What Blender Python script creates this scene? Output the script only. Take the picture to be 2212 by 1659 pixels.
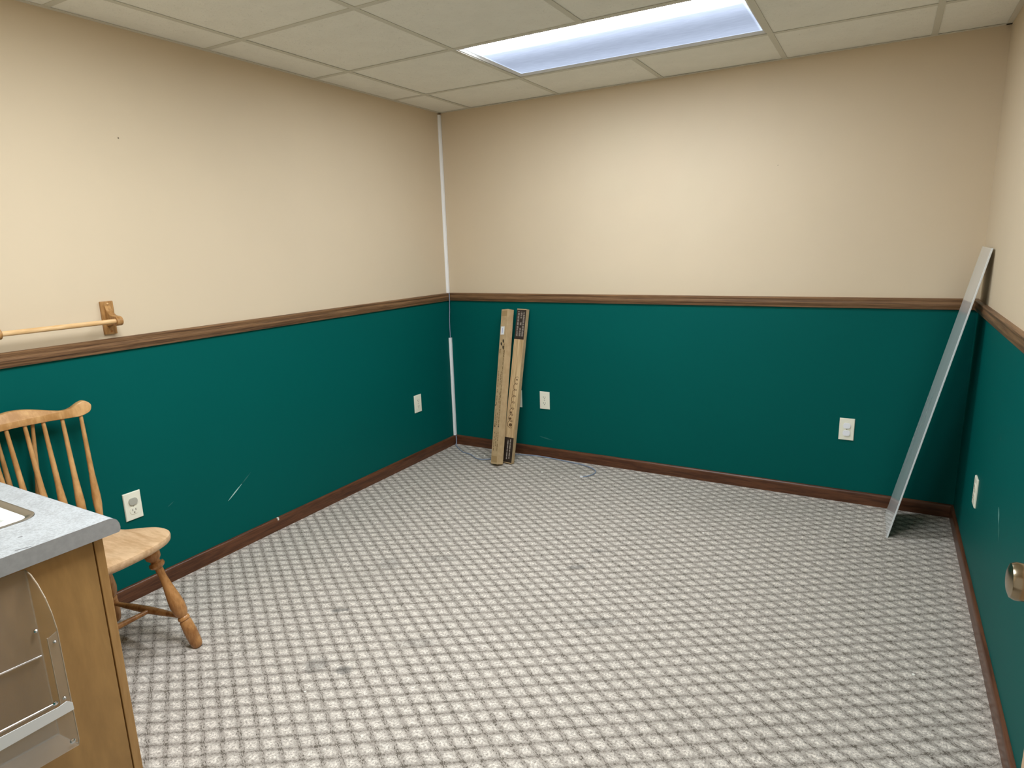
import bpy, bmesh, math, random
from mathutils import Vector, Matrix
random.seed(4)
for o in list(bpy.data.objects): bpy.data.objects.remove(o, do_unlink=True)
S = bpy.context.scene
COL = S.collection
# ------------------------------------------------------------------ camera, world, exposure
W, H = 2.9535, 2.2162                 # room width (x) and ceiling height (z); back wall y = 0, left wall x = 0
NEAR = -3.50                          # wall with the doorway the photograph was taken from
cam = bpy.data.objects.new('camera', bpy.data.cameras.new('camera')); COL.objects.link(cam)
yaw, pitch, roll = -.5246, -.2126, -.0310
fw = Vector((math.sin(yaw)*math.cos(pitch), math.cos(yaw)*math.cos(pitch), math.sin(pitch)))
ri = Vector((math.cos(yaw), -math.sin(yaw), 0)); up = ri.cross(fw)
r2 = ri*math.cos(roll) + up*math.sin(roll); u2 = up*math.cos(roll) - ri*math.sin(roll)
cam.matrix_world = Matrix(((r2.x, u2.x, -fw.x, 2.5713), (r2.y, u2.y, -fw.y, -3.6174), (r2.z, u2.z, -fw.z, 1.374), (0, 0, 0, 1)))
cam.data.sensor_fit = 'HORIZONTAL'; cam.data.sensor_width = 36; cam.data.lens = 1388.8/2212*36
cam.data.clip_start = .02
S.camera = cam
wd = bpy.data.worlds.new('hall_light_offscreen'); S.world = wd; wd.use_nodes = True
wd.node_tree.nodes['Background'].inputs[0].default_value = (1, .93, .82, 1)
wd.node_tree.nodes['Background'].inputs[1].default_value = .30
S.view_settings.view_transform = 'Standard'; S.view_settings.look = 'None'
S.view_settings.gamma = 1; S.view_settings.use_curve_mapping = False
S.view_settings.exposure = 0.88
LAMP_FRONT, LAMP_REAR, LAMP2 = 31.0, .33, 12.5       # radiance painted on the visible lens, front and rear; the second fixture

# ------------------------------------------------------------------ helpers
class NT:
    def __init__(s, name):
        s.m = bpy.data.materials.new(name); s.m.use_nodes = True
        s.n = s.m.node_tree.nodes; s.l = s.m.node_tree.links
        s.b = s.n['Principled BSDF']; s.out = s.n['Material Output']
    def add(s, t, **kw):
        n = s.n.new(t)
        for k, v in kw.items(): setattr(n, k, v)
        return n
    def set(s, sock, v):
        if hasattr(v, 'is_output'): s.l.new(v, sock)
        else: sock.default_value = v
    def math(s, op, a, b=0.0, c=0.0, clamp=False):
        n = s.add('ShaderNodeMath', operation=op, use_clamp=clamp)
        s.set(n.inputs[0], a); s.set(n.inputs[1], b); s.set(n.inputs[2], c); return n.outputs[0]
    def ss(s, v, lo, hi, a=0.0, b=1.0):
        n = s.add('ShaderNodeMapRange', interpolation_type='SMOOTHSTEP')
        for i, q in enumerate((v, lo, hi, a, b)): s.set(n.inputs[i], q)
        return n.outputs[0]
    def mix(s, f, a, b, mode='MIX'):
        n = s.add('ShaderNodeMix', data_type='RGBA', blend_type=mode)
        s.set(n.inputs[0], f); s.set(n.inputs[6], a); s.set(n.inputs[7], b); return n.outputs[2]
    def noise(s, vec, scale, detail=3, rough=.55, dist=0.0):
        n = s.add('ShaderNodeTexNoise'); s.set(n.inputs['Vector'], vec)
        n.inputs['Scale'].default_value = scale; n.inputs['Detail'].default_value = detail
        n.inputs['Roughness'].default_value = rough; n.inputs['Distortion'].default_value = dist
        return n.outputs['Fac']
    def pos(s): return s.add('ShaderNodeNewGeometry').outputs['Position']
    def obj(s): return s.add('ShaderNodeTexCoord').outputs['Object']
    def scaled(s, vec, sc, off=(0, 0, 0)):
        n = s.add('ShaderNodeMapping'); s.l.new(vec, n.inputs[0])
        n.inputs['Scale'].default_value = sc; n.inputs['Location'].default_value = off; return n.outputs[0]
    def bump(s, h, strength, dist=.001):
        n = s.add('ShaderNodeBump'); n.inputs['Strength'].default_value = strength; n.inputs['Distance'].default_value = dist
        s.l.new(h, n.inputs['Height']); s.l.new(n.outputs[0], s.b.inputs['Normal'])
    def base(s, c): s.set(s.b.inputs['Base Color'], c)
def c4(r, g, b):      # sRGB 0..255 -> linear
    f = lambda v: (v/255/12.92) if v/255 <= .04045 else ((v/255+.055)/1.055)**2.4
    return (f(r), f(g), f(b), 1)
def simple(name, col, rough=.5, metal=0.0, spec=.5, var=0.0, vscale=8):
    t = NT(name); t.b.inputs['Roughness'].default_value = rough; t.b.inputs['Metallic'].default_value = metal
    t.b.inputs['Specular IOR Level'].default_value = spec
    if var:
        n = t.noise(t.obj(), vscale, 4)
        t.base(t.mix(t.ss(n, .3, .7), tuple(v*(1-var) for v in col[:3])+(1,), tuple(min(1, v*(1+var)) for v in col[:3])+(1,)))
    else: t.base(col)
    return t.m
def wood(name, dark, light, scale, rough=.4, world=True, spec=.4, fine=1.0):
    t = NT(name); v = t.scaled(t.pos() if world else t.obj(), scale)
    a = t.noise(v, 1.0, 5, .6, .6); b = t.noise(v, 4.2, 3, .6)
    f = t.math('ADD', t.math('MULTIPLY', a, .62), t.math('MULTIPLY', b, .38*fine))
    t.base(t.mix(t.ss(f, .36, .64), dark, light))
    t.b.inputs['Roughness'].default_value = rough; t.b.inputs['Specular IOR Level'].default_value = spec
    t.bump(b, .15, .0006)
    return t.m

# ------------------------------------------------------------------ materials
M = {}
def paint(name, col, rough, amp, spec):
    t = NT(name); p = t.pos(); n = t.noise(p, 2.2, 3)
    t.base(t.mix(t.ss(n, .25, .75), tuple(v*.97 for v in col[:3])+(1,), col))
    t.b.inputs['Roughness'].default_value = rough; t.b.inputs['Specular IOR Level'].default_value = spec
    t.bump(t.noise(p, 110, 2, .5), amp, .0005); return t.m
M['beige'] = paint('beige_wall_paint', (.655, .537, .378, 1), .62, .06, .3)
M['green'] = paint('green_wall_paint', (.0004, .097, .085, 1), .5, .05, .07)

def carpet():
    t = NT('patterned_loop_carpet'); p = t.pos()
    wob = t.add('ShaderNodeTexNoise'); t.l.new(p, wob.inputs['Vector']); wob.inputs['Scale'].default_value = 55; wob.inputs['Detail'].default_value = 2
    off = t.add('ShaderNodeVectorMath', operation='MULTIPLY_ADD'); t.l.new(wob.outputs['Color'], off.inputs[0])
    off.inputs[1].default_value = (.016, .013, 0); t.l.new(p, off.inputs[2])
    sp = t.add('ShaderNodeSeparateXYZ'); t.l.new(off.outputs[0], sp.inputs[0])
    u = t.math('DIVIDE', t.math('SUBTRACT', sp.outputs[0], 2.5556+.008), .0440)
    v = t.math('DIVIDE', t.math('ADD', sp.outputs[1], 1.593-.0065), .02897)
    P = t.math('MULTIPLY', t.math('ADD', u, v), .5); Q = t.math('MULTIPLY', t.math('SUBTRACT', u, v), .5)
    def dist(q):   # distance to the nearest woven line, 0 .. .5
        return t.math('ABSOLUTE', t.math('SUBTRACT', q, t.math('ROUND', q)))
    dp, dq = dist(P), dist(Q)
    fib = t.noise(p, 300, 2, .6)
    # tufts that run along each set of lines
    def tuft(ang, off, sx, sy):
        r = t.add('ShaderNodeMapping'); t.l.new(p, r.inputs[0]); r.inputs['Rotation'].default_value = (0, 0, ang)
        m = t.add('ShaderNodeMapping'); t.l.new(r.outputs[0], m.inputs[0])
        m.inputs['Scale'].default_value = (sx, sy, 1); m.inputs['Location'].default_value = (off, off, 0); return t.noise(m.outputs[0], 1, 2, .6)
    kP, kQ = tuft(.583, 3.1, 105, 330), tuft(-.583, 8.7, 150, 400)
    # one set of lines is a pair of dashed dark yarns, the other a single fine one
    nP = t.ss(t.math('ABSOLUTE', t.math('SUBTRACT', dp, .075)), .01, .13, 1, 0); nQ = t.ss(dq, .01, .17, 1, 0)
    star = t.ss(t.math('SQRT', t.math('ADD', t.math('MULTIPLY', dp, dp), t.math('MULTIPLY', dq, dq))), .03, .32, 1, 0)
    def dashes(k, near, lo, hi):     # dark yarn shows where the noise passes a threshold that drops near the line
        thr = t.math('MULTIPLY_ADD', near, lo-hi, hi)
        return t.ss(t.math('SUBTRACT', k, thr), -.02, .08)
    brk = t.ss(t.noise(p, 38, 2, .6), .36, .62, -.04, .04)      # the weave is uneven from cell to cell
    kP, kQ, kS = t.math('ADD', kP, brk), t.math('ADD', kQ, brk), t.math('ADD', t.math('MULTIPLY_ADD', fib, .6, t.math('MULTIPLY', kP, .4)), t.math('MULTIPLY', brk, .7))
    dark = t.math('MAXIMUM', dashes(kP, nP, .525, .69), t.math('MULTIPLY', dashes(kQ, nQ, .495, .68), .85))
    dark = t.math('MAXIMUM', dark, dashes(kS, star, .44, .68))
    dark = t.math('MAXIMUM', dark, t.math('MULTIPLY', t.ss(fib, .585, .66), .5))
    cen = t.ss(t.math('MINIMUM', dp, dq), .06, .40)
    lightn = t.noise(p, 130, 4, .72)
    col = t.mix(t.math('MULTIPLY', t.ss(lightn, .30, .66), t.math('MULTIPLY_ADD', cen, .74, .26)), (.315, .276, .238, 1), (.86, .79, .70, 1))
    col = t.mix(t.math('MULTIPLY', dark, .85), col, (.085, .070, .052, 1))
    # soil and spots
    soil = t.noise(p, 1.5, 4, .6)
    col = t.mix(t.math('MULTIPLY', t.ss(soil, .52, .78), .22), col, (.24, .22, .185, 1))
    for (x, y, rx, ry, ang, k) in [(.827, -1.998, .045, .016, .55, .62), (1.103, -2.265, .035, .03, .4, .5), (1.00, -2.29, .05, .055, 0, .35), (1.51, -1.275, .05, .022, .6, .5),
                              (1.533, -1.095, .04, .02, .6, .4), (.93, -1.47, .09, .03, .5, .25), (.76, -1.62, .07, .06, 0, .25), (1.23, -2.03, .09, .03, .5, .25), (1.75, -1.62, .12, .035, .5, .22)]:
        mp = t.add('ShaderNodeMapping', vector_type='TEXTURE'); t.l.new(p, mp.inputs[0])
        mp.inputs['Location'].default_value = (x, y, 0); mp.inputs['Rotation'].default_value = (0, 0, ang); mp.inputs['Scale'].default_value = (rx, ry, 1)
        ln = t.add('ShaderNodeVectorMath', operation='LENGTH'); t.l.new(mp.outputs[0], ln.inputs[0])
        d = t.math('ADD', ln.outputs['Value'], t.math('MULTIPLY', t.noise(p, 60, 3), .5))
        col = t.mix(t.math('MULTIPLY', t.ss(d, .75, 1.25, 1, 0), k), col, (.085, .085, .08, 1))
    t.base(col); t.b.inputs['Roughness'].default_value = .95; t.b.inputs['Specular IOR Level'].default_value = .1
    h = t.math('SUBTRACT', t.math('ADD', t.math('MULTIPLY', cen, .5), t.math('MULTIPLY', lightn, .5)), t.math('MULTIPLY', dark, .6)); t.bump(h, .45, .003)
    return t.m
M['carpet'] = carpet()
def tile_mat():
    t = NT('fissured_ceiling_tile'); p = t.pos()
    a = t.noise(p, 120, 3, .7, 1.2); b = t.noise(p, 42, 3, .6, .8)
    pit = t.math('MAXIMUM', t.ss(a, .60, .70), t.math('MULTIPLY', t.ss(b, .66, .74), .8))
    col = t.mix(t.ss(t.noise(p, 9, 3), .3, .7), (.83, .815, .735, 1), (.86, .845, .765, 1))
    t.base(col); t.b.inputs['Roughness'].default_value = .9; t.b.inputs['Specular IOR Level'].default_value = .15
    t.bump(t.math('MULTIPLY', pit, -1.0), .6, .003); return t.m
M['tile'] = tile_mat()
M['tbar'] = simple('ceiling_grid_metal', (.62, .60, .51, 1), .55, spec=.3)
M['edge_trim'] = simple('ceiling_edge_metal', (.66, .62, .52, 1), .55, spec=.3)
M['rail_x'] = wood('stained_oak_rail_x', (.075, .034, .015, 1), (.27, .145, .066, 1), (2.6, 130, 190), .42)
M['rail_y'] = wood('stained_oak_rail_y', (.075, .034, .015, 1), (.27, .145, .066, 1), (130, 2.6, 190), .42)
M['base_x'] = wood('brown_baseboard_x', (.060, .021, .009, 1), (.135, .051, .022, 1), (4, 60, 60), .33)
M['base_y'] = wood('brown_baseboard_y', (.060, .021, .009, 1), (.135, .051, .022, 1), (60, 4, 60), .33)
M['honey'] = wood('honey_maple', (.40, .20, .065, 1), (.62, .36, .15, 1), (14, 14, 5), .32, world=False)
M['seatwood'] = wood('worn_maple_seat', (.52, .32, .165, 1), (.70, .475, .28, 1), (5, 26, 26), .4, world=False)
M['legwood'] = wood('turned_maple_leg', (.28, .12, .038, 1), (.50, .25, .09, 1), (22, 22, 6), .25, world=False)
M['oak'] = wood('golden_oak_bracket', (.27, .125, .035, 1), (.46, .25, .09, 1), (40, 30, 9), .4, world=False)
M['dowel'] = wood('pale_dowel', (.60, .36, .15, 1), (.74, .50, .26, 1), (60, 6, 60), .35, world=False)
M['panel'] = wood('cabinet_maple_panel', (.35, .195, .066, 1), (.50, .285, .10, 1), (9, 9, 2.6), .38, fine=.6)
M['stile'] = wood('cabinet_maple_stile', (.40, .215, .07, 1), (.52, .30, .115, 1), (30, 30, 3), .38)
M['groove'] = simple('dark_joint', (.055, .018, .006, 1), .6)
M['doorwood'] = wood('tan_door_veneer', (.42, .27, .15, 1), (.55, .37, .22, 1), (30, 30, 2.5), .45)
M['plate'] = simple('ivory_plastic', (.88, .85, .70, 1), .35)
M['plate_dark'] = simple('socket_slot', (.12, .10, .07, 1), .6)
M['cap_grey'] = simple('grey_plastic_cap', (.44, .43, .36, 1), .45)
M['cap_white'] = simple('white_safety_cap', (.88, .88, .90, 1), .35)
M['pvc'] = simple('white_pvc_raceway', (.90, .90, .89, 1), .4)
M['cable'] = simple('blue_grey_cable', (.24, .29, .38, 1), .4)
M['white_metal'] = simple('white_enamel', (.62, .60, .54, 1), .4)
M['brass'] = simple('antique_brass', (.34, .28, .19, 1), .22, 1.0)
M['chrome'] = simple('chrome', (.72, .72, .74, 1), .14, 1.0)
M['steel'] = simple('dull_steel_rim', (.42, .41, .39, 1), .3, 1.0)
M['porcelain'] = simple('white_porcelain', (.86, .88, .86, 1), .12)
M['label_white'] = simple('white_label', (.85, .85, .85, 1), .4)
M['label_ink'] = simple('pale_blue_ink', (.38, .40, .62, 1), .5)
M['card_dark'] = simple('tinted_cardboard', (.38, .255, .12, 1), .8, spec=.2)
M['ink'] = simple('black_ink', (.03, .022, .012, 1), .6)
M['ink_brown'] = simple('brown_ink', (.20, .125, .045, 1), .7)
M['ink_script'] = simple('dark_brown_ink', (.11, .06, .02, 1), .7)
M['band'] = simple('dark_brown_print', (.028, .017, .011, 1), .5, var=.2, vscale=40)
M['band_text'] = simple('grey_print', (.36, .31, .26, 1), .6)
M['paper'] = simple('white_scrap', (.88, .86, .78, 1), .6)
M['scuff'] = simple('pale_scuff', (.36, .60, .54, 1), .7)
M['scuff_mid'] = simple('smeared_scuff', (.09, .27, .24, 1), .7)
M['scuff_dim'] = simple('faint_scuff', (.012, .13, .112, 1), .6)
M['chip'] = simple('paint_chip', (.8, .78, .7, 1), .6)
M['mark'] = simple('wall_speck', (.16, .12, .07, 1), .7)
def laminate():
    t = NT('speckled_grey_laminate'); p = t.pos()
    a = t.noise(p, 190, 3, .7); b = t.noise(p, 26, 4, .65)
    f = t.math('ADD', t.math('MULTIPLY', a, .7), t.math('MULTIPLY', b, .3))
    t.base(t.mix(t.ss(f, .36, .62), (.29, .30, .305, 1), (.41, .43, .44, 1)))
    t.b.inputs['Roughness'].default_value = .45; t.b.inputs['Specular IOR Level'].default_value = .3; return t.m
M['laminate'] = laminate()
M['laminate_end'] = simple('grey_laminate_end', (.36, .36, .365, 1), .45, var=.06, vscale=90)
M['lam_mark'] = simple('worn_laminate_chip', (.16, .15, .15, 1), .7)
def card(name, grain):
    t = NT(name); p = t.obj()
    if grain:           # printed grain that runs along the leaning carton
        ax, az = Vector((.9976, -.0698, -.03)), Vector((.034, .199, .979))
        def dot(v):
            n = t.add('ShaderNodeVectorMath', operation='DOT_PRODUCT'); t.l.new(p, n.inputs[0]); n.inputs[1].default_value = v; return n.outputs['Value']
        cb = t.add('ShaderNodeCombineXYZ'); t.l.new(t.math('MULTIPLY', dot(ax), 210.0), cb.inputs[0]); t.l.new(t.math('MULTIPLY', dot(az), 3.0), cb.inputs[1])
        n = t.noise(cb.outputs[0], 1, 2, .5)
        t.base(t.mix(t.ss(n, .36, .62), (.40, .265, .125, 1), (.62, .45, .25, 1)))
    else:
        n = t.noise(p, 30, 4, .6)
        t.base(t.mix(t.ss(n, .3, .7), (.47, .33, .175, 1), (.54, .385, .215, 1)))
    t.b.inputs['Roughness'].default_value = .8; t.b.inputs['Specular IOR Level'].default_value = .2; return t.m
M['card'] = card('brown_cardboard', False); M['card_grain'] = card('woodgrain_printed_card', True)
def acrylic():
    t = NT('clear_acrylic'); tr = t.add('ShaderNodeBsdfTransparent'); tr.inputs[0].default_value = (.965, .965, .955, 1)
    t.base((.75, .72, .68, 1)); t.b.inputs['Roughness'].default_value = .12
    mx = t.add('ShaderNodeMixShader'); mx.inputs[0].default_value = .10
    t.l.new(tr.outputs[0], mx.inputs[1]); t.l.new(t.b.outputs[0], mx.inputs[2]); t.l.new(mx.outputs[0], t.out.inputs[0]); return t.m
M['acrylic'] = acrylic()
M['acrylic_edge'] = simple('acrylic_polished_edge', (.44, .34, .24, 1), .2)
def melamine():
    t = NT('grey_melamine'); n = t.noise(t.obj(), 3, 2)
    t.base(t.mix(t.ss(n, .3, .7), (.72, .76, .77, 1), (.76, .80, .81, 1)))
    t.b.inputs['Roughness'].default_value = .25; t.b.inputs['Coat Weight'].default_value = 1; t.b.inputs['Coat IOR'].default_value = 1.65; t.b.inputs['Coat Roughness'].default_value = .03; return t.m
M['melamine'] = melamine()
def lens(name, painted_glow):
    t = NT(name); em = t.add('ShaderNodeEmission')
    if painted_glow:      # brightness painted into the lens: strong along the front, dim bluish behind
        sp = t.add('ShaderNodeSeparateXYZ'); t.l.new(t.obj(), sp.inputs[0])
        f = t.math('MULTIPLY', t.ss(sp.outputs[1], -.185, -.105, 1, 0), t.ss(t.math('ABSOLUTE', sp.outputs[0]), .50, .575, 1, .03))
        nz = t.noise(t.scaled(t.obj(), (14, 60, 1)), 1, 2)
        rear = t.math('MULTIPLY', t.ss(t.math('ABSOLUTE', t.math('SUBTRACT', sp.outputs[1], .10)), 0, .17, .88, 1.12), t.ss(nz, .2, .8, .94, 1.06))
        rear = t.math('MULTIPLY', rear, t.ss(sp.outputs[1], -.27, .04, 2.1, 1))       # painted glow, rising toward the front
        rim = t.math('MAXIMUM', t.ss(t.math('ABSOLUTE', sp.outputs[0]), .570, .580), t.ss(t.math('ABSOLUTE', sp.outputs[1]), .262, .270))  # brighter edge glow painted into the emission
        rear = t.math('MULTIPLY', rear, t.math('MULTIPLY_ADD', rim, .55, 1.0))
        col = t.mix(f, (.80, .93, 1.20, 1), (.93, 1.0, 1.06, 1)); t.l.new(col, em.inputs[0])
        t.l.new(t.math('ADD', t.math('MULTIPLY', f, LAMP_FRONT), t.math('MULTIPLY', rear, LAMP_REAR)), em.inputs[1])
    else:
        em.inputs[0].default_value = (.93, 1.0, 1.06, 1); em.inputs[1].default_value = LAMP2
    t.l.new(em.outputs[0], t.out.inputs[0]); return t.m
M['lens1'] = lens('troffer_lens_painted_glow', True); M['lens2'] = lens('troffer_lens_both_tubes', False)

# ------------------------------------------------------------------ mesh builders
class MB:
    def __init__(s): s.v = []; s.f = []; s.mi = []
    def add(s, verts, faces, mi=0):
        k = len(s.v); s.v += [tuple(v) for v in verts]
        for f in faces: s.f.append([i+k for i in f]); s.mi.append(mi)
        return s
    def box(s, x0, x1, y0, y1, z0, z1, mi=0):
        v = [(x, y, z) for z in (z0, z1) for y in (y0, y1) for x in (x0, x1)]
        return s.add(v, [(0, 2, 3, 1), (4, 5, 7, 6), (0, 1, 5, 4), (2, 6, 7, 3), (0, 4, 6, 2), (1, 3, 7, 5)], mi)
    def obox(s, o, ax, ay, az, mi=0):         # corner + three edge vectors
        o, ax, ay, az = map(Vector, (o, ax, ay, az))
        v = [o+ax*i+ay*j+az*k for k in (0, 1) for j in (0, 1) for i in (0, 1)]
        return s.add(v, [(0, 2, 3, 1), (4, 5, 7, 6), (0, 1, 5, 4), (2, 6, 7, 3), (0, 4, 6, 2), (1, 3, 7, 5)], mi)
    def prism(s, poly, d, mi=0):              # closed 3-D polygon pushed along d
        d = Vector(d); a = [Vector(p) for p in poly]; n = len(a)
        return s.add(a+[p+d for p in a], [tuple(range(n))[::-1], tuple(range(n, 2*n))] + [(i, (i+1) % n, n+(i+1) % n, n+i) for i in range(n)], mi)
    def lathe(s, p0, p1, prof, seg=20, mi=0):
        p0, p1 = Vector(p0), Vector(p1); ax = p1-p0; z = ax.normalized()
        x = z.orthogonal().normalized(); y = z.cross(x); k = len(s.v)
        for (t, r) in prof:
            for i in range(seg):
                a = 2*math.pi*i/seg; s.v.append(tuple(p0+ax*t+x*(r*math.cos(a))+y*(r*math.sin(a))))
        for j in range(len(prof)-1):
            for i in range(seg):
                s.f.append([k+j*seg+i, k+j*seg+(i+1) % seg, k+(j+1)*seg+(i+1) % seg, k+(j+1)*seg+i]); s.mi.append(mi)
        s.f.append([k+i for i in range(seg)][::-1]); s.mi.append(mi)
        s.f.append([k+(len(prof)-1)*seg+i for i in range(seg)]); s.mi.append(mi); return s
    def tube(s, pts, r, seg=8, mi=0):
        pts = [Vector(p) for p in pts]; k = len(s.v); n = len(pts); prev = None
        for i, p in enumerate(pts):
            d = (pts[min(i+1, n-1)]-pts[max(i-1, 0)]).normalized()
            x = (d.orthogonal() if prev is None else prev-d*prev.dot(d)).normalized(); prev = x; y = d.cross(x)
            rr = r[i] if isinstance(r, (list, tuple)) else r
            for q in range(seg):
                a = 2*math.pi*q/seg; s.v.append(tuple(p+x*(rr*math.cos(a))+y*(rr*math.sin(a))))
        for j in range(n-1):
            for i in range(seg):
                s.f.append([k+j*seg+i, k+j*seg+(i+1) % seg, k+(j+1)*seg+(i+1) % seg, k+(j+1)*seg+i]); s.mi.append(mi)
        s.f.append([k+i for i in range(seg)][::-1]); s.mi.append(mi)
        s.f.append([k+(n-1)*seg+i for i in range(seg)]); s.mi.append(mi); return s
    def build(s, name, mats, parent=None, org=None, smooth=False, bevel=0, bseg=2):
        if not isinstance(mats, (list, tuple)): mats = [mats]
        o3 = Vector(org) if org is not None else (Vector(parent.location) if parent is not None and parent.parent is None else None)
        if parent is not None and parent.parent is not None: o3 = parent_origin(parent)
        if o3 is None: o3 = Vector((0, 0, 0))
        me = bpy.data.meshes.new(name); me.from_pydata([tuple(Vector(v)-o3) for v in s.v], [], s.f); me.update()
        for m in mats: me.materials.append(M[m] if isinstance(m, str) else m)
        for p, i in zip(me.polygons, s.mi): p.material_index = i
        bm = bmesh.new(); bm.from_mesh(me); bmesh.ops.recalc_face_normals(bm, faces=bm.faces); bm.to_mesh(me); bm.free()
        if smooth:
            for p in me.polygons: p.use_smooth = True
        o = bpy.data.objects.new(name, me); COL.objects.link(o)
        if parent is not None: o.parent = parent
        else: o.location = o3
        if bevel:
            b = o.modifiers.new('bevel', 'BEVEL'); b.width = bevel; b.segments = bseg; b.limit_method = 'ANGLE'; b.angle_limit = .6
        if smooth:
            me.set_sharp_from_angle(angle=math.radians(42))
        return o
def parent_origin(o):
    p = Vector((0, 0, 0))
    while o is not None: p += Vector(o.location); o = o.parent
    return p
def tag(o, label, cat=None, group=None, kind=None):
    o['label'] = label
    if cat: o['category'] = cat
    if group: o['group'] = group
    if kind: o['kind'] = kind
    return o
def structure(o, label=None):
    o['kind'] = 'structure'
    if label: o['label'] = label
    return o
def thing(name, label, cat, loc, group=None):
    o = bpy.data.objects.new(name, None); COL.objects.link(o); o.location = loc; o.empty_display_size = .1
    return tag(o, label, cat, group)
def copy_tree(o, parent=None):
    c = o.copy(); COL.objects.link(c); c.parent = parent
    for ch in list(o.children): copy_tree(ch, c)
    return c
def crom(pts, n=6, closed=False):
    out = []; m = len(pts); P = [Vector(p) for p in pts]
    for i in range(m if closed else m-1):
        g = (lambda k: P[k % m]) if closed else (lambda k: P[max(0, min(m-1, k))])
        a, b, c, d = g(i-1), g(i), g(i+1), g(i+2)
        for j in range(n):
            t = j/n
            out.append(.5*((2*b)+(c-a)*t+(2*a-5*b+4*c-d)*t*t+(3*b-a-3*c+d)*t**3))
    if not closed: out.append(P[-1])
    return out

# ------------------------------------------------------------------ setting: shell
RB, RT, BT = 1.0182, 1.0706, .0656           # chair rail bottom and top, baseboard top
SPLIT = 1.045
fl = structure(MB().box(-.1, W+.1, NEAR-1.6, .1, -.1, 0).build('floor', 'carpet'), 'grey beige carpet with a woven diamond grid')
def wall(name, x0, x1, y0, y1, label):
    return structure(MB().box(x0, x1, y0, y1, 0, SPLIT, 0).box(x0, x1, y0, y1, SPLIT, H+.16, 1).build(name, ['green', 'beige']), label)
wl = wall('wall_left', -.1, 0, NEAR-.12, .1, 'beige over dark green painted wall behind the chair')
wb = wall('wall_back', 0, W, 0, .1, 'beige over dark green painted wall behind the boxes')
wr = wall('wall_right', W, W+.1, NEAR-.12, .1, 'beige over dark green painted wall beside the leaning panel')
D0, D1, DH = 1.93, 2.862, 2.04               # doorway in the near wall
nw = MB()
for (a, b, z0, z1, m) in [(0, D0, 0, SPLIT, 0), (0, D0, SPLIT, H+.16, 1), (D1, W, 0, SPLIT, 0), (D1, W, SPLIT, H+.16, 1), (D0, D1, DH, H+.16, 1)]:
    nw.box(a, b, NEAR-.12, NEAR, z0, z1, m)
structure(nw.build('wall_near', ['green', 'beige']), 'wall with the doorway')
dj = MB().box(D0-.0, D0+.02, NEAR-.12, NEAR, 0, DH).box(D1-.02, D1, NEAR-.12, NEAR, 0, DH).box(D0, D1, NEAR-.12, NEAR, DH-.02, DH)
structure(dj.build('trim_4', 'doorwood'), 'wooden door jamb')
# baseboards with an eased top edge, chair rails with a moulded face
def run_profile(name, prof, side, mat, label, y_start=0.0, y_end=NEAR):
    b = MB()
    if side == 'back': pts = [(0, -d, z) for d, z in prof]; b.prism(pts, (W, 0, 0))
    elif side == 'left': pts = [(d, y_start, z) for d, z in prof]; b.prism(pts, (0, y_end-y_start, 0))
    else: pts = [(W-d, y_start, z) for d, z in prof]; b.prism(pts, (0, y_end-y_start, 0))
    o = b.build(name, mat, smooth=True); return structure(o, label)
bp = [(0, .0), (.0125, .0), (.0125, BT-.016), (.0118, BT-.010), (.0095, BT-.0045), (.006, BT-.001), (0, BT)]
bb = {s: run_profile('baseboard_'+s, bp, s, 'base_x' if s == 'back' else 'base_y', 'dark brown wood baseboard', y_end=(-2.96 if s == 'left' else NEAR)) for s in ('left', 'back', 'right')}
rp = [(0, RB), (.010, RB), (.012, RB+.003), (.012, RB+.010), (.015, RB+.0135), (.018, RB+.018), (.0185, RB+.026), (.0165, RB+.034), (.0165, RB+.037), (.019, RB+.041), (.0185, RT-.004), (.014, RT), (0, RT)]
for k, s in enumerate(('left', 'back', 'right')):
    run_profile('trim_%d' % (k+1), rp, s, 'rail_x' if s == 'back' else 'rail_y', 'stained oak chair rail between green and beige paint')
# ceiling: slab, grid bars and lay-in tiles
ce = structure(MB().box(0, W, NEAR-.12, 0, H+.10, H+.14).build('ceiling', 'white_metal'), 'suspended ceiling with lay-in tiles')
T = .6096; A0, C0 = .2417, .4679
xs = [A0+i*T for i in range(5)]; ys = [-C0-j*T for j in range(5)]
lamp_rows = [(-C0-T, -C0), (-C0-4*T, -C0-3*T)]          # the middle bar stops at each light fixture
for i, x in enumerate(xs):
    spans = [(NEAR, 0)] if i != 2 else [(NEAR, lamp_rows[1][0]), (lamp_rows[1][1], lamp_rows[0][0]), (lamp_rows[0][1], 0)]
    for (y0, y1) in spans: MB().box(x-.012, x+.012, y0, y1, H, H+.0016).box(x-.001, x+.001, y0, y1, H+.0016, H+.035).build('grid_bar', 'tbar', ce)
for y in ys: MB().box(0, W, y-.012, y+.012, H+.0003, H+.0019).box(0, W, y-.001, y+.001, H+.0019, H+.033).build('grid_bar', 'tbar', ce)
for (x0, x1, y0, y1) in [(0, .020, NEAR, 0), (W-.020, W, NEAR, 0), (0, W, -.020, 0), (0, W, NEAR, NEAR+.020)]:
    MB().box(x0, x1, y0, y1, H-.0004, H+.0012).build('wall_angle', 'edge_trim', ce)
gx = [0]+xs+[W]; gy = [0]+ys+[NEAR]
lamp_cells = {(2, 1), (3, 1), (2, 4), (3, 4)}
for i in range(len(gx)-1):
    for j in range(len(gy)-1):
        if (i, j) in lamp_cells: continue
        x0, x1 = gx[i]+.0035, gx[i+1]-.0035; y1, y0 = gy[j]-.0035, gy[j+1]+.0035
        dz = random.uniform(0, .0012)
        MB().box(x0, x1, y0, y1, H+.0022+dz, H+.018).build('ceiling_tile', 'tile', ce, bevel=.0015, bseg=1)

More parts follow.
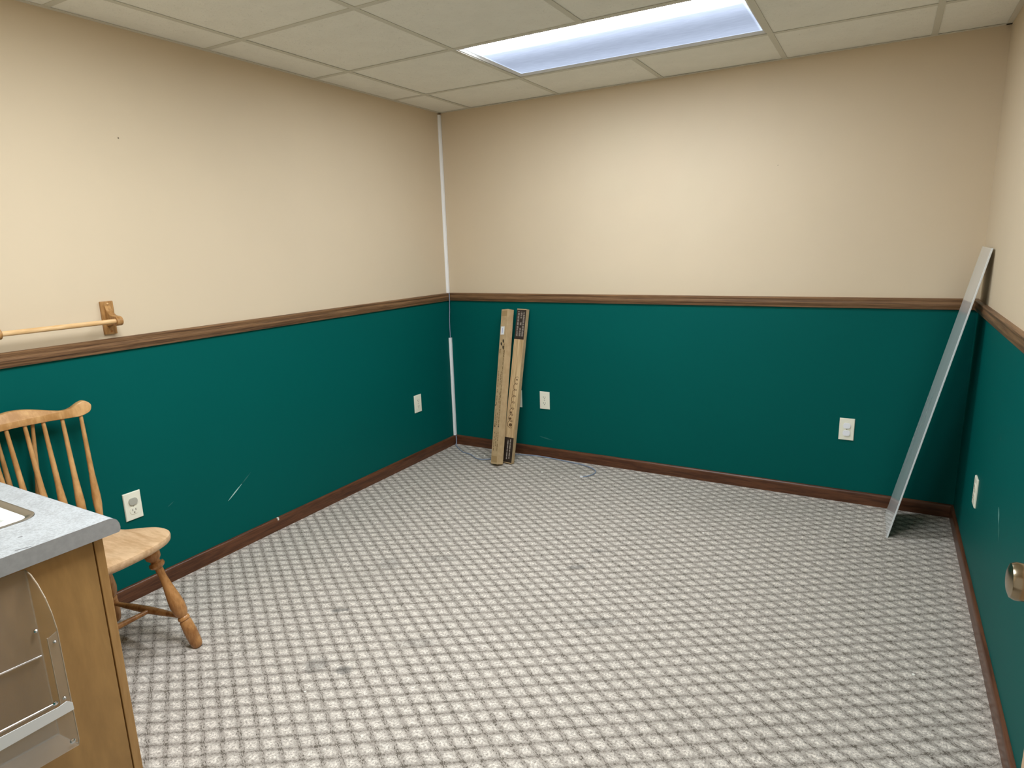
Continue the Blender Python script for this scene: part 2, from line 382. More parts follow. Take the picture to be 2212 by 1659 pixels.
# ------------------------------------------------------------------ recessed fluorescent fixtures
def troffer(cy, lensmat, label, suffix=''):
    cx = A0+2*T
    t = thing('ceiling_light'+suffix, label, 'ceiling light', (cx, cy, H+.0022), 'recessed fluorescent fixtures')
    hx, hy = T-.0135, T/2-.0135; lx, ly = .583, .2735; z0, z1 = H+.0022, H+.012
    fr = MB()
    ring = lambda a, b, z: [(cx-a, cy-b, z), (cx+a, cy-b, z), (cx+a, cy+b, z), (cx-a, cy+b, z)]
    R = [ring(hx, hy, z0+.003), ring(hx, hy, z0), ring(lx+.008, ly+.008, z0), ring(lx, ly, z1), ring(lx-.003, ly-.003, z1+.003)]
    vs = [p for r in R for p in r]
    fr.add(vs, [(k*4+i, k*4+(i+1) % 4, k*4+4+(i+1) % 4, k*4+4+i) for k in range(4) for i in range(4)])
    fr.build('frame', 'white_metal', t)
    MB().box(cx-hx, cx+hx, cy-hy, cy-hy+.004, z0+.003, H+.095).box(cx-hx, cx+hx, cy+hy-.004, cy+hy, z0+.003, H+.095).box(cx-hx, cx-hx+.004, cy-hy, cy+hy, z0+.003, H+.095) \
        .box(cx+hx-.004, cx+hx, cy-hy, cy+hy, z0+.003, H+.095).box(cx-hx, cx+hx, cy-hy, cy+hy, H+.091, H+.095).build('housing', 'white_metal', t)
    # prismatic lens: a slightly sagged sheet
    nx, ny = 12, 8; g = MB(); vs = []
    for b in range(ny+1):
        for a in range(nx+1):
            u, v = a/nx*2-1, b/ny*2-1
            vs.append((cx+u*lx, cy+v*ly, z1+.0005-.0025*(1-u*u)*(1-v*v)))
    g.add(vs, [(b*(nx+1)+a, b*(nx+1)+a+1, (b+1)*(nx+1)+a+1, (b+1)*(nx+1)+a) for b in range(ny) for a in range(nx)])
    g.build('lens'+suffix, lensmat, t, smooth=True)
    return t
troffer(-C0-T/2, 'lens1', 'recessed fluorescent ceiling light near the boxes, bright along its front half')
troffer(-C0-3.5*T, 'lens2', 'recessed fluorescent ceiling light nearer the doorway, fully lit', '_offscreen')

# ------------------------------------------------------------------ corner raceway and cable
def raceway(z0, z1, label):
    b = MB().prism([(.0, -.001, z0), (.0, -.025, z0), (.009, -.025, z0), (.0125, -.0225, z0), (.0135, -.019, z0), (.0135, -.004, z0), (.012, -.001, z0)], (0, 0, z1-z0))
    return tag(b.build('cable_raceway', 'pvc', org=(.006, -.013, z0), smooth=True), label, 'raceway', 'white cable raceways in the corner')
raceway(RT, H-.012, 'white cable raceway running up the corner from chair rail to ceiling')
raceway(BT+.001, .763, 'short white cable raceway in the corner below the chair rail')
path = [(.022, -.024, RT+.0), (.0245, -.0265, RT-.012), (.0245, -.0265, RB+.004), (.018, -.020, RB-.02), (.014, -.017, .95), (.010, -.017, .90), (.007, -.015, .84), (.006, -.013, .765), (.006, -.013, .60)]
tag(MB().tube(crom(path, 5), .0030, 8).build('data_cable', 'cable', org=(.006, -.013, .6), smooth=True), 'thin blue data cable hanging from the rail into the lower raceway', 'cable')
path = [(.016, -.018, .064), (.020, -.022, .04), (.027, -.034, .012), (.035, -.052, .0045), (.09, -.102, .0045), (.17, -.162, .0045), (.242, -.182, .0045), (.318, -.232, .0045), (.372, -.240, .0045), (.42, -.205, .0045), (.455, -.15, .0045), (.49, -.09, .0045),
        (.53, -.062, .0045), (.60, -.034, .0045), (.677, -.024, .0045), (.785, -.030, .0045), (.912, -.046, .0045), (1.033, -.067, .0045), (1.113, -.115, .0045), (1.137, -.167, .0045), (1.123, -.226, .0045), (1.094, -.257, .0045)]
cb = thing('data_cable', 'thin blue grey data cable trailing across the carpet behind the boxes', 'cable', (.3, -.15, 0))
MB().tube(crom(path, 6), .0036, 8).build('cord', 'cable', cb, smooth=True)
MB().box(1.082, 1.100, -.268, -.257, .0015, .0095).build('plug', 'cap_white', cb, bevel=.001)

# ------------------------------------------------------------------ wall outlets
def outlet(pos, side, kind, label):
    """side: normal direction of the wall; kind: slots, caps or cap_top"""
    x, y, z = pos
    n = {'left': Vector((1, 0, 0)), 'back': Vector((0, -1, 0)), 'right': Vector((-1, 0, 0))}[side]
    s = {'left': Vector((0, 1, 0)), 'back': Vector((1, 0, 0)), 'right': Vector((0, -1, 0))}[side]
    u = Vector((0, 0, 1)); o = Vector(pos)
    t = thing('wall_outlet', label, 'outlet', (x, y, z), 'ivory wall outlets')
    at = lambda a, b, c: o+s*a+u*b+n*c
    hw, hh = .035, .0575
    pl = MB(); R = []
    for (d, c) in ((0, 0), (0, .0035), (.0022, .0062)):
        R += [at(-hw+d, -hh+d, c), at(hw-d, -hh+d, c), at(hw-d, hh-d, c), at(-hw+d, hh-d, c)]
    pl.add(R, [(k*4+i, k*4+(i+1) % 4, k*4+4+(i+1) % 4, k*4+4+i) for k in range(2) for i in range(4)]+[(8, 9, 10, 11)])
    pl.build('cover_plate', 'plate', t)
    for sg in (1, -1):
        zc = .0195*sg; capped = kind == 'caps' or (kind == 'cap_top' and sg == 1)
        poly = []
        for k in range(24):
            a = 2*math.pi*k/24; poly.append((.0172*math.cos(a), max(-.0140, min(.0140, .0172*math.sin(a)))))
        dep = .0115 if capped else .0078
        sc = MB().prism([at(a, zc+b, .004) for a, b in poly], n*(dep-.004)).build('safety_cap' if capped else 'socket', ('cap_white' if kind == 'caps' else 'cap_grey') if capped else 'plate', t)
        if not capped:
            sl = MB()
            for q in (-.0062, .0062): sl.obox(at(q-.0012, zc-.001, .0074), s*.0024, u*.0085, n*.0008)
            sl.obox(at(-.0022, zc-.010, .0074), s*.0044, u*.0048, n*.0008)
            sl.build('slots', 'plate_dark', sc)
    sgn = MB().lathe(at(0, 0, .006), at(0, 0, .0078), [(0, .003), (.7, .003), (1, .002)], 10); sgn.build('screw', 'cap_grey', t)
    return t
outlet((0, -2.272, .390), 'left', 'cap_top', 'ivory wall outlet beside the chair, grey cap in its upper socket')
outlet((0, -.408, .386), 'left', 'slots', 'ivory wall outlet on the chair wall close to the corner raceway')
outlet((.517, 0, .378), 'back', 'slots', 'ivory wall outlet mostly hidden behind the cardboard boxes')
outlet((.721, 0, .383), 'back', 'slots', 'ivory duplex outlet in plain view right beside the cardboard boxes')
outlet((2.465, 0, .394), 'back', 'caps', 'ivory wall outlet with two white safety caps')
outlet((W, -.648, .368), 'right', 'slots', 'ivory wall outlet past the leaning panel, on the wall with the door')

# ------------------------------------------------------------------ leaning panel
th = .007; p0 = Vector((2.674, -.387, .0005)); p1 = Vector((2.939, -.352, 1.3035)); q0 = Vector((2.669, -.092, .0005)); 
lean = (p1-p0); dep = Vector((-.001, .262, .002)); nrm = lean.cross(dep).normalized()
if nrm.x < 0: nrm = -nrm
lp = thing('leaning_panel', 'grey laminate panel leaning in the corner against the wall beside the door', 'panel', (2.80, -.24, 0))
bd = MB(); v = [p0, q0, q0+(p1-p0)+Vector((0, -.043, .004)), p1]
bd.prism(v, nrm*th); bd.build('board', 'melamine', lp, bevel=.001, bseg=1)
for tt, ww, dy in ((.10, .0045, .20), (.155, .003, .05)):
    c = p0+lean*tt+Vector((0, dy, 0))-nrm*.0004
    MB().obox(c, lean.normalized()*.012, Vector((0, ww*2.5, 0)), -nrm*.0004).build('chip', 'band', lp)

# ------------------------------------------------------------------ cardboard boxes
def long_box(name, label, cor, ax, ay, top_c, L, mats, grp):
    """cor: bottom front-left corner, ax/ay: horizontal edge vectors at the foot; the box leans so that its long axis points at top_c"""
    t = thing(name, label, 'box', (cor[0], cor[1], 0), grp)
    zax = (Vector(top_c)-Vector(cor)).normalized()
    xa = Vector(ax); xa = (xa-zax*xa.dot(zax)).normalized()*Vector(ax).length
    ya = zax.cross(xa).normalized()*Vector(ay).length
    low = min(0, xa.z, ya.z, xa.z+ya.z); o = Vector(cor)-Vector((0, 0, low)) + Vector((0, 0, .0006))
    t2 = lambda a, b, c: o+xa*a+ya*b+zax*(c*L)
    body = MB().obox(o, xa, ya, zax*L).build('carton', mats, t, bevel=.0012, bseg=1)
    return t, t2, xa, ya, zax
G = 'long cardboard cartons leaning on the green wall'
t1, b1, xa, ya, za = long_box('blind_box', 'plain brown cardboard carton with a small white sticker, leaning on the green wall', (.4765, -.3015, 0), (.0588, -.0205, 0), (.0167, .0478, 0), (.4475, -.050, .962), .992, 'card', G)
def flat(t, P, name, mat, rects, lift=.0006, side=0):
    """thin printed patches on the front face: (a0, a1, c0, c1)"""
    mb = MB(); n = (P(0, -1, 0)-P(0, 0, 0)).normalized()
    for r in rects:
        a0, a1, c0, c1 = r
        mb.prism([P(a0, 0, c0)+n*lift*.2, P(a1, 0, c0)+n*lift*.2, P(a1, 0, c1)+n*lift*.2, P(a0, 0, c1)+n*lift*.2], n*lift)
    return mb.build(name, mat, t)
st = flat(t1, b1, 'sticker', 'label_white', [(.12, .66, .835, .888)])
flat(t1, b1, 'sticker_text', 'label_ink', [(.34, .42, .845, .878)], .0011)
def blobs(t, P, name, mat, items, lift=.0007):
    mb = MB(); n = (P(0, -1, 0)-P(0, 0, 0)).normalized()
    for (a, c, ra, rc, ang) in items:
        poly = []
        for k in range(10):
            th_ = 2*math.pi*k/10; u_ = math.cos(th_)*ra; v_ = math.sin(th_)*rc
            poly.append(P(a+u_*math.cos(ang)-v_*math.sin(ang)*16, 0, c+(u_*math.sin(ang)/16+v_*math.cos(ang)))+n*.0001)
        mb.prism(poly, n*lift)
    return mb.build(name, mat, t)
for q_ in ((.62, .793, .10, .0125, .2), (.34, .775, .10, .0115, .3), (.66, .752, .10, .0125, .2)): blobs(t1, b1, 'printed_mark', 'ink', [q_])
rows = []
for (a, c0, c1, d) in [(.80, .64, .775, .3), (.90, .665, .76, .5), (.26, .38, .60, .35), (.80, .36, .63, .3), (.62, .395, .60, .6), (.25, .245, .355, .3), (.80, .245, .355, .3), (.5, .25, .35, .65), (.28, .085, .205, .3), (.82, .085, .205, .3), (.55, .09, .2, .6)]:
    c = c0
    while c < c1:
        l = random.uniform(.006, .022)
        if random.random() > .12: rows.append((a-.045, a+.045*random.uniform(.3, 1), c, min(c+l, c1)))
        c += l+random.uniform(.003, .006)
rows += [(.16, .27, .715, .738), (.16, .40, .738, .742)]
flat(t1, b1, 'printed_text', 'ink_brown', rows, .0006)['kind'] = 'stuff'
for r_ in ((.06, .18, .374, .382), (.18, .32, .238, .246), (.72, .86, .238, .246)): flat(t1, b1, 'printed_mark', 'ink', [r_], .0007)
for r_ in ((.10, .90, .955, .990), (.08, .92, .012, .052)): flat(t1, b1, 'end_panel_print', 'card_dark', [r_], .0005)

t3, b3, xa, ya, za = long_box('blind_box', 'cardboard carton printed with wood grain and dark brown ends, leaning on the green wall', (.5245, -.2385, 0), (.0715, -.005, 0), (.002, .033, 0), (.5575, -.042, .968), .990, ['card'], G)
flat(t3, b3, 'woodgrain_print', 'card_grain', [(.01, .99, .168, .805)], .0005)
for r_ in ((.01, .99, .805, .994), (.01, .99, .006, .168)): flat(t3, b3, 'dark_end_band', 'band', [r_], .0006)
rows = []
for (a, c0, c1) in [(.24, .825, .985), (.53, .825, .98), (.80, .825, .98)]:
    c = c0
    while c < c1:
        l = random.uniform(.006, .020)
        if random.random() > .1:
            k = c
            while k < min(c+l, c1):      # upright strokes, too small to read
                rows.append((a-.085, a+.085*random.choice((.6, 1, 1)), k, k+.0022)); k += .0036
        c += l+.0045
for (a, c0, c1) in [(.42, .025, .15), (.68, .03, .158)]:
    c = c0
    while c < c1:
        l = random.uniform(.01, .03); rows.append((a-.05, a+.05, c, min(c+l, c1))); c += l+.004
flat(t3, b3, 'printed_text', 'band_text', rows, .0009)['kind'] = 'stuff'
# cursive pen-like script along the face
n3 = (b3(0, -1, 0)-b3(0, 0, 0)).normalized(); pts = []
for k in range(120):
    s_ = k/119; c = .235+.325*s_; w = 2*math.pi*8*s_
    a = .40+.26*s_+.23*math.cos(w)*(1-.25*s_); pts.append(b3(a, 0, c-.013*math.sin(w))+n3*.001)
MB().tube(pts, .0014, 5).build('script_print', 'ink_script', t3)
for q_ in ((.50, .25, .18, .011, .2), (.40, .29, .14, .008, .5), (.42, .33, .10, .008, .1), (.72, .545, .08, .006, .4)): blobs(t3, b3, 'printed_mark', 'ink_script', [q_], .0009)

# ------------------------------------------------------------------ wooden towel rail
tr_ = thing('towel_rail', 'wooden towel rail with a round dowel on the beige wall above the chair', 'towel rail', (0, -2.44, 1.15))
for yb in (-2.2505, -2.643):
    MB().box(0, .011, yb-.0235, yb+.0235, 1.0865, 1.2125).build('mounting_plate', 'oak', tr_, bevel=.002, bseg=2)
    prof = [(.010, 1.196), (.016, 1.190), (.021, 1.180), (.028, 1.170), (.040, 1.162), (.054, 1.158), (.066, 1.1575), (.076, 1.1555), (.083, 1.150), (.087, 1.142), (.086, 1.133), (.081, 1.126), (.073, 1.122), (.060, 1.1225), (.045, 1.1235), (.028, 1.122), (.010, 1.118)]
    MB().prism([(x, yb-.0115, z) for x, z in prof], (0, .023, 0)).build('bracket_arm', 'oak', tr_, smooth=True, bevel=.002)
    for zz in (1.202, 1.098): MB().lathe((.0105, yb+.002, zz), (.0150, yb+.002, zz), [(0, .0042), (.5, .004), (1, .0018)], 10).build('screw_plug', 'dowel' if zz > 1.15 else 'legwood', tr_, smooth=True)
MB().lathe((.071, -2.640, 1.1395), (.071, -2.258, 1.1395), [(0, .0088), (.5, .0092), (1, .0088)], 18).build('dowel', 'dowel', tr_, smooth=True)

# ------------------------------------------------------------------ spindle-back chair
YC = -2.64
ch = thing('spindle_chair', 'honey coloured wooden spindle-back chair beside the counter', 'chair', (.33, YC, 0))
half = [(.566, 0), (.560, .08), (.548, .14), (.527, .188), (.494, .219), (.452, .2285), (.405, .222), (.355, .197), (.305, .170), (.25, .163), (.19, .178), (.145, .192), (.105, .182), (.085, .12), (.080, 0)]
outline = [(x, h, 0) for x, h in half] + [(x, -h, 0) for x, h in half[-2:0:-1]]
ol = crom(outline, 4, True); n = len(ol); cx = .33
seat = MB(); rings = []
def ring(sc, zf): return [(cx+(p.x-cx)*sc, YC+p.y*sc, zf(p.x, p.y, sc)) for p in ol]
zt = .4405
edge_dip = lambda x, y: -.010*math.exp(-((x-.27)/.09)**2)*min(1, abs(y)/.12)
rings = [ring(.80, lambda x, y, s: .404), ring(.93, lambda x, y, s: .408), ring(.985, lambda x, y, s: .417+edge_dip(x, y)), ring(.997, lambda x, y, s: .4215+edge_dip(x, y)), ring(1.0, lambda x, y, s: .4345+edge_dip(x, y)), ring(.994, lambda x, y, s: zt-.0008+edge_dip(x, y)), ring(.96, lambda x, y, s: zt+edge_dip(x, y))]
for sc in (.85, .7, .5, .3, .12):
    rings.append(ring(sc, lambda x, y, s: zt-.014*(1-s)*(1 if True else 0)+edge_dip(x, y)*s+.006*math.exp(-((y*s)/.03)**2)*(1 if cx+(x-cx)*s > .42 else 0)))
for r_ in rings: seat.v += r_
for k in range(len(rings)-1):
    for i in range(n): seat.f.append([k*n+i, k*n+(i+1) % n, (k+1)*n+(i+1) % n, (k+1)*n+i]); seat.mi.append(0)
seat.f.append(list(range(n))); seat.mi.append(0); seat.f.append([(len(rings)-1)*n+i for i in range(n)]); seat.mi.append(0)
seat.build('seat', 'seatwood', ch, smooth=True)
LEG = [(0, .016), (.03, .019), (.08, .025), (.13, .0270), (.17, .0240), (.193, .0155), (.205, .0155), (.213, .0240), (.235, .0258), (.25, .0215), (.262, .0132), (.33, .0120), (.42, .0155), (.52, .0215), (.60, .0250), (.66, .0235), (.70, .0185), (.708, .0155), (.716, .0190), (.735, .0200), (.745, .0165), (.758, .0195), (.85, .0218), (.95, .0205), (.985, .018), (1, .013)]
feet = {}
for sy in (1, -1):
    fa, fb = (.412, YC+sy*.172, .415), (.536, YC+sy*.232, .0005)
    MB().lathe(fa, fb, LEG, 22).build('leg', 'legwood', ch, smooth=True)
    ra, rb = (.195, YC+sy*.130, .412), (.088, YC+sy*.192, .0005)
    MB().lathe(ra, rb, LEG, 22).build('leg', 'legwood', ch, smooth=True)
    at = lambda a, b, z: Vector(a)+(Vector(b)-Vector(a))*((a[2]-z)/(a[2]-b[2]))
    s0, s1 = at(fa, fb, .118), at(ra, rb, .085)
    MB().lathe(s0, s1, [(0, .0075), (.1, .0085), (.35, .0125), (.5, .0135), (.65, .0125), (.9, .0085), (1, .0075)], 14).build('side_stretcher', 'legwood', ch, smooth=True)
    feet[sy] = s0.lerp(s1, .45)
MB().lathe(feet[1], feet[-1], [(0, .0075), (.1, .0085), (.5, .012), (.9, .0085), (1, .0075)], 14).build('cross_stretcher', 'legwood', ch, smooth=True)
# crest rail: yoke outline, curved in plan
rt_ = [(.0, .8785), (.041, .8745), (.076, .866), (.115, .8545), (.148, .8475), (.173, .852), (.197, .8655), (.216, .870), (.230, .8585), (.232, .846), (.223, .829), (.196, .8185), (.161, .818), (.092, .8205), (.0, .8225)]
full = rt_ + [(-a, b) for a, b in rt_[-2:0:-1]]
cr_ = crom([(a, b, 0) for a, b in full], 4, True); m = len(cr_)
xb = lambda a, z: .046+.020*(abs(a)/.2)**2-(z-.84)*.22
crest = MB(); crs = []
for (sc, d) in ((.80, .000), (.96, .001), (1.0, .005), (1.0, .017), (.97, .0225), (.80, .0237)):
    rr = []
    for p in cr_:
        top = .8225+(p.y-.8225); zc = .842+.01*math.cos(min(1, abs(p.x)/.2)*math.pi)
        z = zc+(p.y-zc)*(sc if sc > .9 else .90); a = p.x*(1 if sc > .9 else .99)
        rr.append((xb(a, z)+d, YC+a, z))
    crest.v += rr
for k in range(5):
    for i in range(m): crest.f.append([k*m+i, k*m+(i+1) % m, (k+1)*m+(i+1) % m, (k+1)*m+i]); crest.mi.append(0)
crest.f.append(list(range(m))); crest.mi.append(0); crest.f.append([5*m+i for i in range(m)]); crest.mi.append(0)
crest.build('crest_rail', 'honey', ch, smooth=True)
SP = [(0, .0085), (.06, .0105), (.16, .0138), (.24, .0140), (.32, .0120), (.45, .0092), (.7, .0076), (.9, .0066), (1, .0062)]
for tb, bb_ in zip((.198, .1405, .083, .0275, -.0275, -.083, -.1405, -.198), (.176, .124, .073, .0245, -.0245, -.073, -.124, -.176)):
    x1 = .046+.020*(abs(tb)/.2)**2+.015
    MB().lathe((.140-.012*(1-abs(bb_)/.18), YC+bb_, .428), (x1, YC+tb, .828), SP, 14).build('spindle', 'honey', ch, smooth=True)
MB().prism([(.10, YC-.055, .412), (.03, YC-.04, .414), (.02, YC-.03, .415), (.02, YC+.03, .415), (.03, YC+.04, .414), (.10, YC+.055, .412)], (0, 0, .022)).build('tail_block', 'seatwood', ch, bevel=.004)
for s_ in (1, -1):
    MB().lathe((.040, YC+s_*.028, .43), (.053, YC+s_*.056, .828), [(a, r*.92) for a, r in SP], 14).build('brace_spindle', 'honey', ch, smooth=True)

# ------------------------------------------------------------------ counter: cabinet, worktop, sink, holder
HC = .84; XE = 1.203; XP = 1.185; YF = -2.9465
cabn = thing('base_cabinet', 'maple veneer base cabinet under the grey worktop', 'cabinet', (.6, -3.22, 0))
YP = -2.981                                     # rear of the front frame
for nm, bx_ in (('bottom_panel', (.014, XP-.018, NEAR+.014, YP-.004, .09, .105)), ('back_panel', (.014, XP-.018, NEAR+.002, NEAR+.014, .09, .80)), ('side_panel', (.002, .014, NEAR+.002, YP-.002, .09, .80))): MB().box(*bx_).build(nm, 'stile', cabn)
MB().box(XP-.018, XP, NEAR+.002, YP-.003, .0, .803).build('end_panel', 'panel', cabn)
MB().box(XP-.040, XP-.017, YP-.0035, YP-.0002, .0, .80).build('joint', 'stile', cabn)
MB().box(XP-.04, XP, YP, YP+.018, .0, .803).build('end_stile', 'stile', cabn, bevel=.0012)
MB().box(.002, .042, YP, YP+.018, .09, .803).build('end_stile', 'stile', cabn, bevel=.0012)
MB().box(.042, XP-.04, YP, YP+.018, .765, .803).build('frame_rail', 'stile', cabn)
MB().box(.042, XP-.04, YP, YP+.018, .09, .12).build('frame_rail', 'stile', cabn)
MB().box(.002, XP-.018, NEAR+.02, YP-.06, .0, .09).build('toe_kick', 'stile', cabn)
for (a, b) in ((.046, .59), (.598, XP-.044)):
    d = MB().box(a, b, YP+.0002+.0, YP+.0178, .123, .762).build('cabinet_door', 'panel', cabn, bevel=.003)
    k = a+.05 if a > .3 else b-.05
    MB().lathe((k, YP+.0178, .70), (k, YP+.040, .70), [(0, .006), (.4, .006), (.6, .014), (.9, .014), (1, .009)], 14).build('knob', 'brass', d, smooth=True)
wt = thing('worktop', 'speckled grey laminate worktop with a rounded front edge', 'countertop', (.6, -3.22, .80))
SX0, SX1, SY0, SY1 = .56, 1.046, -3.375, -3.0085      # sink cut-out
# solid top built as four slabs around the cut-out, front slab carries the bullnose
prof = [(YF-.04, .8045), (YF-.002, .8045), (YF+.009, .8045), (YF+.0125, .808), (YF+.0135, .815), (YF+.0125, .824), (YF+.0085, .8325), (YF+.002, .8378), (YF-.006, HC), (YF-.04, HC)]
MB().prism([(XE-.0012, y, z) for y, z in prof], (-(XE-.0012-.002), 0, 0)).box(.002, XE-.0012, SY1-.012, YF-.04, .8045, HC).box(.002, XE-.0012, NEAR+.002, SY0+.012, .8045, HC) \
    .box(.002, SX0+.012, SY0+.012, SY1-.012, .8045, HC).box(SX1-.012, XE-.0012, SY0+.012, SY1-.012, .8045, HC).build('slab', 'laminate', wt, smooth=True)
endp = prof[:-1]+[(YF-.04, HC), (NEAR+.002, HC), (NEAR+.002, .8045)]
MB().prism([(XE-.0012, y, z) for y, z in endp], (.0012, 0, 0)).build('end_strip', 'laminate_end', wt)
mk = MB()
pl_ = [(1.1905, -3.1185), (1.1925, -3.112), (1.1950, -3.105), (1.1985, -3.0945)]
for (a, b) in zip(pl_[:-1], pl_[1:]):
    d = Vector((b[0]-a[0], b[1]-a[1], 0)); nn = Vector((-d.y, d.x, 0)).normalized()*.0011
    mk.prism([(a[0]-nn.x, a[1]-nn.y, HC), (b[0]-nn.x, b[1]-nn.y, HC), (b[0]+nn.x, b[1]+nn.y, HC), (a[0]+nn.x, a[1]+nn.y, HC)], (0, 0, .0005))
mk.build('chipped_mark', 'lam_mark', wt); mk = MB()
mk.prism([(1.127, -3.087, HC), (1.129, -3.081, HC), (1.132, -3.080, HC), (1.130, -3.086, HC)], (0, 0, .0004))
mk.build('chipped_mark', 'lam_mark', wt)
sk = thing('sink', 'white sink with a metal rim set in the grey worktop', 'sink', (.80, -3.19, HC))
def rrect(x0, x1, y0, y1, r, z, k=6):
    o = []
    for (cx_, cy_, a0) in ((x1-r, y1-r, 0), (x0+r, y1-r, 90), (x0+r, y0+r, 180), (x1-r, y0+r, 270)):
        for i in range(k+1):
            a = math.radians(a0+90*i/k); o.append((cx_+r*math.cos(a), cy_+r*math.sin(a), z))
    return o
def loft(name, rings, mat, parent, cap=False):
    b = MB(); n_ = len(rings[0])
    for r_ in rings: b.v += r_
    for k in range(len(rings)-1):
        for i in range(n_): b.f.append([k*n_+i, k*n_+(i+1) % n_, (k+1)*n_+(i+1) % n_, (k+1)*n_+i]); b.mi.append(0)
    if cap: b.f.append([(len(rings)-1)*n_+i for i in range(n_)]); b.mi.append(0)
    return b.build(name, mat, parent, smooth=True)
R_ = lambda d, r, z: rrect(SX0-.002+d, SX1+.002-d, SY0-.002+d, SY1+.002-d, max(.004, r-d), z)
loft('rim', [R_(0, .04, HC+.0002), R_(.001, .04, HC+.0022), R_(.004, .04, HC+.0030), R_(.010, .04, HC+.0012), R_(.0165, .04, HC-.0005), R_(.019, .04, HC-.003)], 'steel', sk)
loft('basin', [R_(.018, .04, HC-.0025), R_(.021, .045, HC+.0005), R_(.030, .05, HC+.0012), R_(.042, .06, HC), R_(.050, .07, HC-.006), R_(.058, .08, HC-.03), R_(.075, .09, HC-.10), R_(.10, .1, HC-.14), R_(.13, .1, HC-.15)], 'porcelain', sk, True)
MB().lathe((.803, -3.19, HC-.1505), (.803, -3.19, HC-.147), [(0, .035), (.6, .035), (1, .022)], 20).build('drain', 'chrome', sk, smooth=True)

ho = thing('brochure_holder', 'clear acrylic brochure holder fixed to the side of the maple cabinet', 'holder', (XP+.003, -3.22, .42))
X0 = XP+.0008; XD = XP+.085; YR, YL = -3.107, -3.345
def tilt(y, z): return z+(y-YR)*-.055           # hangs slightly crooked
MB().prism([(X0, YR, tilt(YR, .43)), (X0, YL, tilt(YL, .43)), (X0, YL, tilt(YL, .795)), (X0, YR, tilt(YR, .795))], (.0028, 0, 0)).build('back_panel', 'acrylic', ho)
for y in (YR, YL+.003):
    sp_ = [(X0+.003, .795), (X0+.022, .79), (X0+.042, .775), (X0+.062, .752), (X0+.076, .725), (XD, .694), (XD, .452), (XD-.004, .442), (XD-.016, .438), (X0+.003, .430)]
    MB().prism([(x, y, tilt(y, z)) for x, z in sp_], (0, -.003, 0)).build('side_panel', 'acrylic', ho)
    e = MB().tube([(x, y-.0015, tilt(y, z)) for x, z in sp_[:-1]], .0011, 6); e.build('polished_edge', 'acrylic_edge', ho)
    y2 = y-.020 if y == YR else y+.017
    a_, b_ = (y-.003, y2) if y == YR else (y, y2)
    MB().prism([(XD, a_, tilt(a_, .690)), (XD, b_, tilt(b_, .682)), (XD, b_, tilt(b_, .535)), (XD, a_, tilt(a_, .535))], (.0026, 0, 0)).build('front_lip', 'acrylic', ho)
    MB().tube([(XD+.0013, y2, tilt(y2, .684)), (XD+.0013, y2, tilt(y2, .536))], .0010, 6).build('polished_edge', 'acrylic_edge', ho)
MB().prism([(XD, YR-.003, tilt(YR, .442)), (XD, YL+.003, tilt(YL, .442)), (XD, YL+.003, tilt(YL, .533)), (XD, YR-.003, tilt(YR, .533))], (.0026, 0, 0)).build('front_panel', 'acrylic', ho)
MB().prism([(X0+.003, YR-.003, tilt(YR, .432)), (X0+.003, YL+.003, tilt(YL, .432)), (XD, YL+.003, tilt(YL, .440)), (XD, YR-.003, tilt(YR, .440))], (0, 0, .0028)).build('bottom', 'acrylic', ho)
MB().prism([(XD+.0027, YR-.001, tilt(YR, .521)), (XD+.0027, YL+.003, tilt(YL, .512)), (XD+.0027, YL+.003, tilt(YL, .541)), (XD+.0027, YR-.026, tilt(YR-.026, .541)), (XD+.0027, YR-.010, tilt(YR, .545)), (XD+.0027, YR-.001, tilt(YR, .536))], (.0012, 0, 0)).build('label_strip', 'label_white', ho)
MB().tube([(XD-.004, YR-.030, tilt(YR-.03, .5465)), (XD-.004, YL+.004, tilt(YL, .5465))], .0022, 8).build('rod', 'chrome', ho, smooth=True)
MB().tube([(X0+.005, YR-.004, tilt(YR, .613)), (X0+.005, YL+.004, tilt(YL, .613))], .0016, 8).build('rod', 'chrome', ho, smooth=True)
for (x, y, z, r) in [(XD-.004, YR-.026, .5475, .0046), (XD-.004, YR-.010, .549, .0036), (X0+.006, YR-.006, .668, .0040), (XD-.006, YR-.010, .452, .0052), (XD+.002, YR-.010, .672, .0032)]:
    MB().lathe((x-.003, y, tilt(y, z)), (x+.004, y, tilt(y, z)), [(0, r*.6), (.3, r), (.7, r), (1, r*.5)], 12).build('rivet', 'chrome', ho, smooth=True)

# ------------------------------------------------------------------ open door at the right
dr = bpy.data.objects.new('door_1', None); COL.objects.link(dr); dr.location = (2.82, -3.0, 0); dr['kind'] = 'structure'; dr['label'] = 'tan wooden door standing open along the right wall'
MB().box(2.801, 2.836, -3.475, -2.566, .012, 2.02).build('door_leaf', 'doorwood', dr, bevel=.0015)
for sx, xf in ((-1, 2.801), (1, 2.836)):
    k = MB().lathe((xf, -2.625, .922), (xf+sx*.058, -2.625, .922), [(0, .032), (.06, .032), (.12, .028), (.16, .013), (.38, .0115), (.46, .016), (.53, .0222), (.60, .0248), (.84, .0250), (.93, .0225), (.98, .015), (1, .004)], 28)
    k.build('door_knob', 'brass', dr, smooth=True)
for z in (.25, 1.0, 1.8): MB().lathe((2.838, -3.478, z), (2.838, -3.478, z+.09), [(0, .006), (1, .006)], 10).build('hinge', 'brass', dr, smooth=True)

